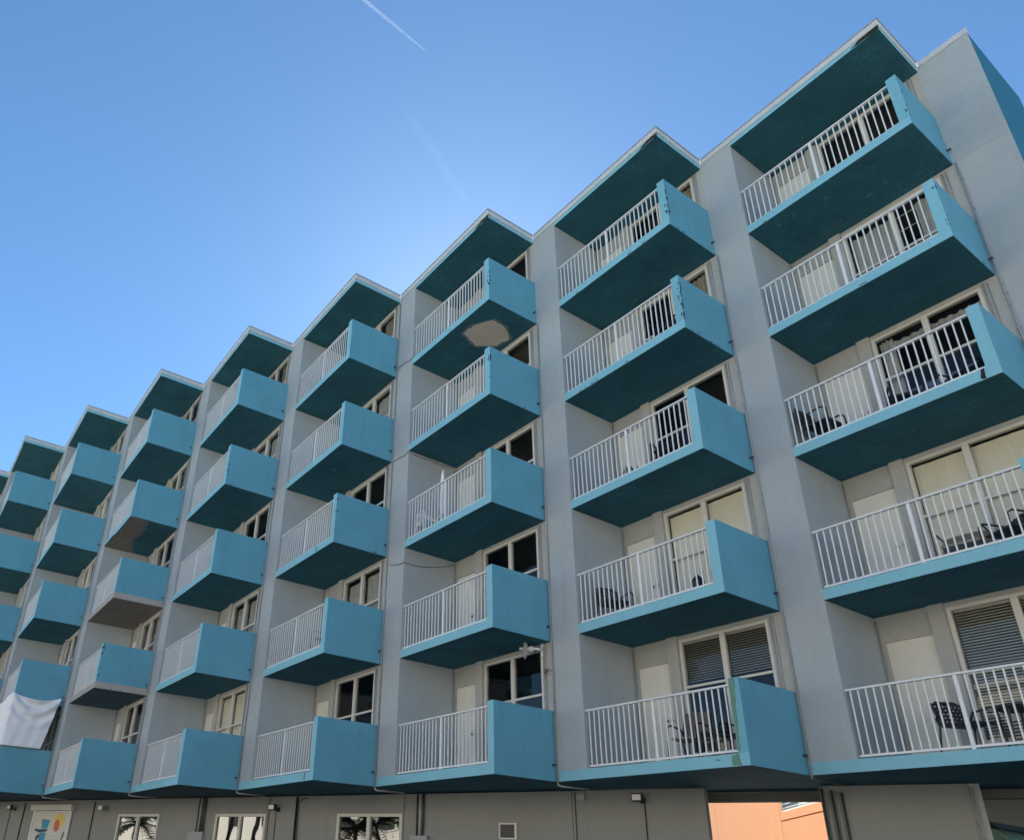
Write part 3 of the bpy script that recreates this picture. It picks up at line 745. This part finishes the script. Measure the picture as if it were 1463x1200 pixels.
chair('black sling chair in the left corner of the middle right-hand balcony', 0, 3, .42, .42, PI / 2 - .1, 'black', 'black', .92, 'sling', group=GP)
chair('black low chair in front of the blue-curtained window', 0, 3, 1.75, .75, .5, 'black', 'black', .78, 'sling', group=GP)
chair('black chair beside the parapet in front of the blue-curtained window', 0, 3, 2.6, .8, -.4, 'black', 'black', .80, 'sling', group=GP)
chair('brown sling chair with black arms on the lowest balcony with blinds', 1, 1, 1.78, .72, .12, 'black', 'brown', .94, 'sling', group=GP)
chair('black chair beside the algae-stained parapet', 1, 1, 2.62, .95, -.3, 'black', 'black', .82, 'sling', group=GP)
chair('charcoal lattice chair in the left corner of the second balcony up', 1, 2, .48, .55, PI / 2 - .35, 'dark', 'dark', .86, 'lattice', group=GP)
chair('black round-backed chair beside the parapet of the third balcony up', 1, 3, 2.15, .6, .35, 'black', 'black', .92, 'round', group=GP)
chair('black round-backed chair behind the worn parapet one floor below the roof canopy', 1, 4, 2.5, .55, .3, 'black', 'black', .95, 'round', group=GP)
chair('white plastic chair in the corner of a middle-row balcony', 2, 3, .42, .42, PI / 2 - .2, 'white', 'white', .80, 'lattice', .50, group=GP)
chair('black high-backed chair whose top shows above a lowest-row parapet', 4, 1, 2.3, 1.2, .2, 'black', 'black', 1.10, 'round', group=GP)
chair('dark lattice chair low behind the railing left of the dark double window', 3, 2, 2.3, .6, .4, 'dark', 'dark', .75, 'lattice', group=GP)

def table(label, n, k, x, y, r, h, mt):
    o = P(n, x, y, (k - 1) * H + ST); b = link('patio_table', None, None, o); tag(b, label, 'table')
    bm = bmesh.new(); tube(bm, [(0, 0, h - .035), (0, 0, h)], r, 28); part('table_top', mesh('table_top', bm, mt), o, b)
    for i in range(4):
        a = PI / 4 + i * PI / 2; bm = bmesh.new(); tube(bm, [(math.cos(a) * r * .7, math.sin(a) * r * .7, h - .035), (math.cos(a) * r * .8, math.sin(a) * r * .8, 0)], .016, 6)
        part('leg', mesh('leg', bm, mt), o, b)
table('dark round patio table beside the lattice-back chair', 0, 1, 2.15, .72, .42, .62, 'dark')
table('black round table behind the railing beside the brown sling chair', 1, 1, 2.35, .52, .26, .45, 'black')
ao = P(0, 2.05, 1.28, ST); ac = link('air_conditioner', boxmesh('air_conditioner', (-.38, .38, -.14, .16, 0, .58), 'frame', .015), None, ao)
tag(ac, 'pale louvred air conditioner on the balcony floor below the blinds', 'air conditioner')
for i in range(9): part('louvre', boxmesh('louvre', (-.32, .32, -.155, -.141, 0, .022), 'dark'), ao + Vector((0, 0, .10 + i * .048)), ac)
lo_ = P(1, 2.62, .28, H + ST); la = link('lantern', None, None, lo_); tag(la, 'small black lantern at the foot of the parapet', 'lantern')
bm = bmesh.new(); box(bm, -.09, .09, -.09, .09, 0, .03); part('base', mesh('base', bm, 'black'), lo_, la)
for sx in (-1, 1):
    for sy in (-1, 1): part('post', boxmesh('post', (sx * .075 - .01, sx * .075 + .01, sy * .075 - .01, sy * .075 + .01, .03, .26), 'black'), lo_, la)
bm = bmesh.new(); box(bm, -.065, .065, -.065, .065, .03, .26); part('shade', mesh('shade', bm, 'dark'), lo_, la)
bm = bmesh.new(); tube(bm, [(0, 0, .26), (0, 0, .36)], [.13, .03], 4); part('roof', mesh('roof', bm, 'black'), lo_, la)
po = P(2, .85, .5, 2 * H + ST); pb = link('folded_parasol', None, None, po); tag(pb, 'folded white parasol standing behind a middle-row railing', 'parasol')
bm = bmesh.new(); tube(bm, [(0, 0, 0), (0, 0, .05)], .2, 18); part('base', mesh('base', bm, 'white'), po, pb)
bm = bmesh.new(); tube(bm, [(0, 0, .05), (0, 0, 1.78)], .02, 8); part('pole', mesh('pole', bm, 'white'), po, pb)
bm = bmesh.new(); tube(bm, [(0, 0, .55), (0, 0, .75), (0, 0, 1.6), (0, 0, 1.75)], [.05, .065, .045, .02], 9); part('canopy', mesh('canopy', bm, 'sheet'), po, pb)
pl = P(1, 1.35, .35, 2 * H + ST); pp = link('low_planter', None, None, pl); tag(pp, 'low black planter behind the railing of the third balcony up', 'planter')
bm = bmesh.new(); box(bm, -.2, .2, -.09, .09, 0, .16); bev(bm, .015); part('trough', mesh('trough', bm, 'black'), pl, pp)
bm = bmesh.new(); rp = random.Random(4)
for i in range(50):
    a = Vector((rp.uniform(-.18, .18), rp.uniform(-.07, .07), .15)); t = a + Vector((rp.uniform(-.1, .1), rp.uniform(-.1, .1), rp.uniform(.08, .25))); s = Vector((rp.uniform(-.02, .02), rp.uniform(-.02, .02), 0))
    bm.faces.new([bm.verts.new(q) for q in (a, a.lerp(t, .6) + s, t, a.lerp(t, .6) - s)])
part('leaves', mesh('leaves', bm, 'frond'), pl, pp)

# ------------------------------------------------------------------ seen through the open bays: orange building, tan wall, green van
def onplane(px, py, q, nrm):
    d = (CR * ((px - 571.3422) / 1079.6626) + CD * ((py - 728.0489) / 1079.6626) + CF)
    return CAM + d * ((q - CAM).dot(nrm) / d.dot(nrm))
oq = Vector((-14.2, 19.6, 0)); oaz = math.radians(226); on = Vector((math.cos(oaz), math.sin(oaz), 0)); ou = Vector((-on.y, on.x, 0))
orz = math.atan2(ou.y, ou.x)
ob = link('orange_building', None, None, oq, orz); tag(ob, 'orange stucco building seen through the open ground-floor bay', 'building')
def oc(px, py): p = onplane(px, py, oq, on) - oq; return p.dot(ou), p.z
ga, _ = oc(1023, 1170); wa, wz = oc(1117, 1160); wb, _ = oc(1172, 1160); _, hz = oc(1140, 1167); gb, _ = oc(1118, 1185)
def obox(x0, x1, z0, z1, y0=0., y1=.12, mt='orange', name='wall_panel', par=None, bv=0):
    return part(name, boxmesh(name, (x0, x1, y0, y1, z0, z1), mt, bv), oq, par or ob)
J = .022
obox(ga - 12, ga - J, 0, 9); obox(ga + J, gb - J, 0, 9); obox(gb + J, wb + .7, 0, hz - J); obox(gb + J, wa, hz + J, 9); obox(wa, wb, hz + J, wz); obox(wb, wb + .7, hz + J, 9); obox(wa, wb, wz + 1.4, 9)
obox(ga - 12, wb + .7, 0, 9, .12, 5.0, 'orange', 'wall_core')
ow = obox(wa + .04, wb - .04, wz + .04, wz + 1.36, .06, .115, 'dark', 'window')
for x0, x1 in ((wa, wa + .05), (wb - .05, wb), ((wa + wb) / 2 - .05, (wa + wb) / 2 + .05)): obox(x0, x1, wz, wz + 1.4, .02, .12, 'frame', 'frame', ow)
obox(wa + .05, wb - .05, wz, wz + .06, .01, .12, 'frame', 'sill', ow)
for i in range(9):
    obox(wa + .06, (wa + wb) / 2 - .06, wz + .12 + i * .14, wz + .15 + i * .14, .04, .058, 'frame', 'louvre', ow)
    obox((wa + wb) / 2 + .06, wb - .06, wz + .09 + i * .14, wz + .19 + i * .14, .04, .058, 'slat', 'louvre', ow)

tq = CAM + Vector((-.343, .936, 0)) * 23.0; tq.z = 0
tw = link('tan_wall', boxmesh('tan_wall', (-.9, 11, 0, .3, 0, 6), 'tan'), None, tq, GR - .1); tag(tw, 'tan rendered wall behind the green van under the building', 'wall')

vq = onplane(1478, 1180, CAM + CF * 1 + Vector((-.34, .94, 0)) * 17.2, Vector((0, 1, 0))); vq.z = 0
vrz = math.radians(4)
van = link('parked_van', None, None, vq, vrz); tag(van, 'green high-roofed van parked under the building', 'van')
prof = [(-2.75, .45), (.55, .45), (.58, .95), (.42, 1.25), (.12, 1.55), (-.42, 2.55), (-.60, 2.72), (-2.75, 2.74)]
def vmesh(name, pr, y0, y1, mt, bv=0):
    bm = bmesh.new(); a = [bm.verts.new((x, y0, z)) for x, z in pr]; b = [bm.verts.new((x, y1, z)) for x, z in pr]
    bm.faces.new(a); bm.faces.new(b)
    for i in range(len(pr)): bm.faces.new((a[i], a[i - 1], b[i - 1], b[i]))
    if bv: bev(bm, bv)
    return mesh(name, bm, mt)
vb = part('body', vmesh('body', prof, 0, 1.9, 'vangreen', .03), vq, van)
part('roof', vmesh('roof', [(-2.77, 2.735), (-.62, 2.735), (-.50, 2.70), (-.66, 2.83), (-2.75, 2.85)], -.02, 1.92, 'dark'), vq, van)
part('side_window', vmesh('side_window', [(-1.25, 1.62), (-.10, 1.62), (-.50, 2.36), (-1.25, 2.36)], -.012, -.001, 'black'), vq, van)
part('windscreen', vmesh('windscreen', [(.10, 1.62), (.115, 1.64), (-.37, 2.50), (-.385, 2.48)], .12, 1.78, 'black'), vq, van)
for x in (-2.1, -.25):
    for y in (.02, 1.68):
        bm = bmesh.new(); tube(bm, [(x, y, .36), (x, y + .2, .36)], .36, 22); wh = part('wheel', mesh('wheel', bm, 'rubber'), vq, van)
        bm = bmesh.new(); tube(bm, [(x, y - .01, .36), (x, y + .21, .36)], .2, 16); part('rim', mesh('rim', bm, 'chrome'), vq, wh)
for y in (.1, 1.5): part('headlight', boxmesh('headlight', (.50, .60, y, y + .3, .8, 1.0), 'lens', .01), vq, van)

# ------------------------------------------------------------------ palms across the forecourt (they show in the ground-floor panes)
def palm(label, base, h, lean, seed, rcrown=2.3):
    rr = random.Random(seed); b = link('palm_tree', None, None, base); tag(b, label, 'palm tree', 'palms across the forecourt')
    pts = [Vector((lean[0] * t * t, lean[1] * t * t, h * t)) for t in [i / 9 for i in range(10)]]
    bm = bmesh.new(); tube(bm, pts, [.15 - .05 * i / 9 for i in range(10)], 10); part('trunk', smooth(mesh('trunk', bm, 'trunk')), base, b)
    bm = bmesh.new(); top = pts[-1]
    for i in range(34):
        az = i * 2.4 + rr.uniform(-.2, .2); el = rr.uniform(-.35, 1.15); L = rcrown * rr.uniform(.85, 1.1)
        hd = Vector((math.cos(az), math.sin(az), 0)); prev = None; side = hd.cross(Vector((0, 0, 1)))
        for j in range(15):
            t = j / 14; p = top + hd * (L * t * math.cos(el) * (1 - .15 * t)) + Vector((0, 0, L * (math.sin(el) * t - .75 * t * t)))
            wd = .55 * math.sin(PI * min(1, .12 + .88 * t)) + .05
            if j: 
                for s in (-1, 1):
                    q = p + side * (s * wd) + hd * .18 - Vector((0, 0, .22 * wd)); e = hd * .085
                    bm.faces.new([bm.verts.new(c) for c in (p - e, q, p + e)])
                bm.faces.new([bm.verts.new(c) for c in (prev + Vector((0, 0, .015)), p + Vector((0, 0, .012)), p - Vector((0, 0, .012)), prev - Vector((0, 0, .015)))])
            prev = p
    part('crown', mesh('crown', bm, 'frond'), base, b)
def mirrored(a, dist, dx=0.):
    w = G(a, 0, 0); d = (w - Vector((CAM.x, CAM.y, 0))).normalized(); r = d - NR * (2 * d.dot(NR)); return w + r * dist + AX * dx
palm('short full-crowned palm nearest the facade', mirrored(-11.1, 20), 3.3, (.2, .1), 1, 2.0)
palm('palm with a full crown standing in front of the leaning pair', mirrored(-10.2, 22), 3.6, (-.3, .2), 2, 2.2)
palm('tall palm leaning strongly to one side', mirrored(-15.6, 21), 9.5, (3.6, 1.6), 3)
palm('tall palm leaning beside the most slanted one', mirrored(-14.6, 22), 9.2, (2.8, 1.2), 4)
palm('bushy low palm at the far end of the forecourt', mirrored(-19.5, 20), 3.2, (.1, .1), 5, 2.4)

# ------------------------------------------------------------------ unseen pale block, added to bounce sunlight onto the facade; shows in panes
MT['cream_wall'] = paint('cream_render', (.52, .505, .455), .9, .06, .5, 20, .2, spec=.2)
cb = G(-12, 36.0, 0); cbo = link('cream_bounce_block', None, None, cb, GR); tag(cbo, 'added unseen cream block bouncing sunlight onto the facade, mirrored in the ground-floor panes', 'building')
part('wall', boxmesh('wall', (-62, 72, -12, 0, 0, 13.5), 'cream_wall'), cb, cbo)
part('roof', boxmesh('roof', (-62.4, 72.4, -12.4, .4, 13.5, 13.8), 'coping'), cb, cbo)
CWN = boxmesh('window', (-.8, .8, 0, .06, -.7, .7), 'frame'); CPN = boxmesh('pane', (-.7, .7, .05, .075, -.6, .6), 'black')
for fl in range(4):
    for i in range(30):
        q = cb + AX * (-59 + i * 4.3) + Vector((0, 0, 1.9 + fl * 3.2)); w_ = part('window', CWN, q, cbo); part('pane', CPN, q, w_)

# ------------------------------------------------------------------ contrail and thin cloud wisps
def skypt(px, py, alt):
    d = (CR * ((px - 571.3422) / 1079.6626) + CD * ((py - 728.0489) / 1079.6626) + CF); return CAM + d * ((alt - CAM.z) / d.z)
def volmat(name, dens):
    M = bpy.data.materials.new(name); M.use_nodes = True; t = M.node_tree; t.nodes.remove(t.nodes['Principled BSDF'])
    v = nn(t, 'ShaderNodeVolumePrincipled'); v.inputs['Color'].default_value = (1, 1, 1, 1); v.inputs['Density'].default_value = dens; v.inputs['Anisotropy'].default_value = .2
    t.links.new(v.outputs[0], t.nodes['Material Output'].inputs['Volume']); return M
MT['contrail'] = volmat('contrail_vapour', .0060); MT['wisp'] = volmat('cloud_vapour', .00020)
a = skypt(440, -66, 2000); b = skypt(616, 80, 2000); bm = bmesh.new()
tube(bm, [(b - a) * t for t in (0, .3, .6, .9, 1)], [6.5, 5.5, 4.5, 3.2, .8], 12)
tag(link('contrail', mesh('contrail', bm, 'contrail'), None, a), 'thin white contrail across the blue sky', 'contrail')

bm = bmesh.new(); c0 = skypt(632, 215, 2200)
for px, py, r1, r2 in ((590, 172, 120, 50), (600, 190, 170, 55), (618, 212, 210, 60), (640, 248, 260, 60), (655, 272, 190, 55)):
    c = skypt(px, py, 2200) - c0; d = (skypt(660, 275, 2200) - skypt(600, 185, 2200)).normalized()
    mm = Matrix.Translation(c) @ d.to_track_quat('X', 'Z').to_matrix().to_4x4() @ Matrix.Diagonal((r1 * .40, r2 * .3, r2 * .3, 1))
    bmesh.ops.create_uvsphere(bm, u_segments=20, v_segments=12, radius=1, matrix=mm)
tag(link('thin_cloud', mesh('thin_cloud', bm, 'wisp'), None, c0), 'faint wisp of high cloud below the contrail', 'cloud', kind='stuff')
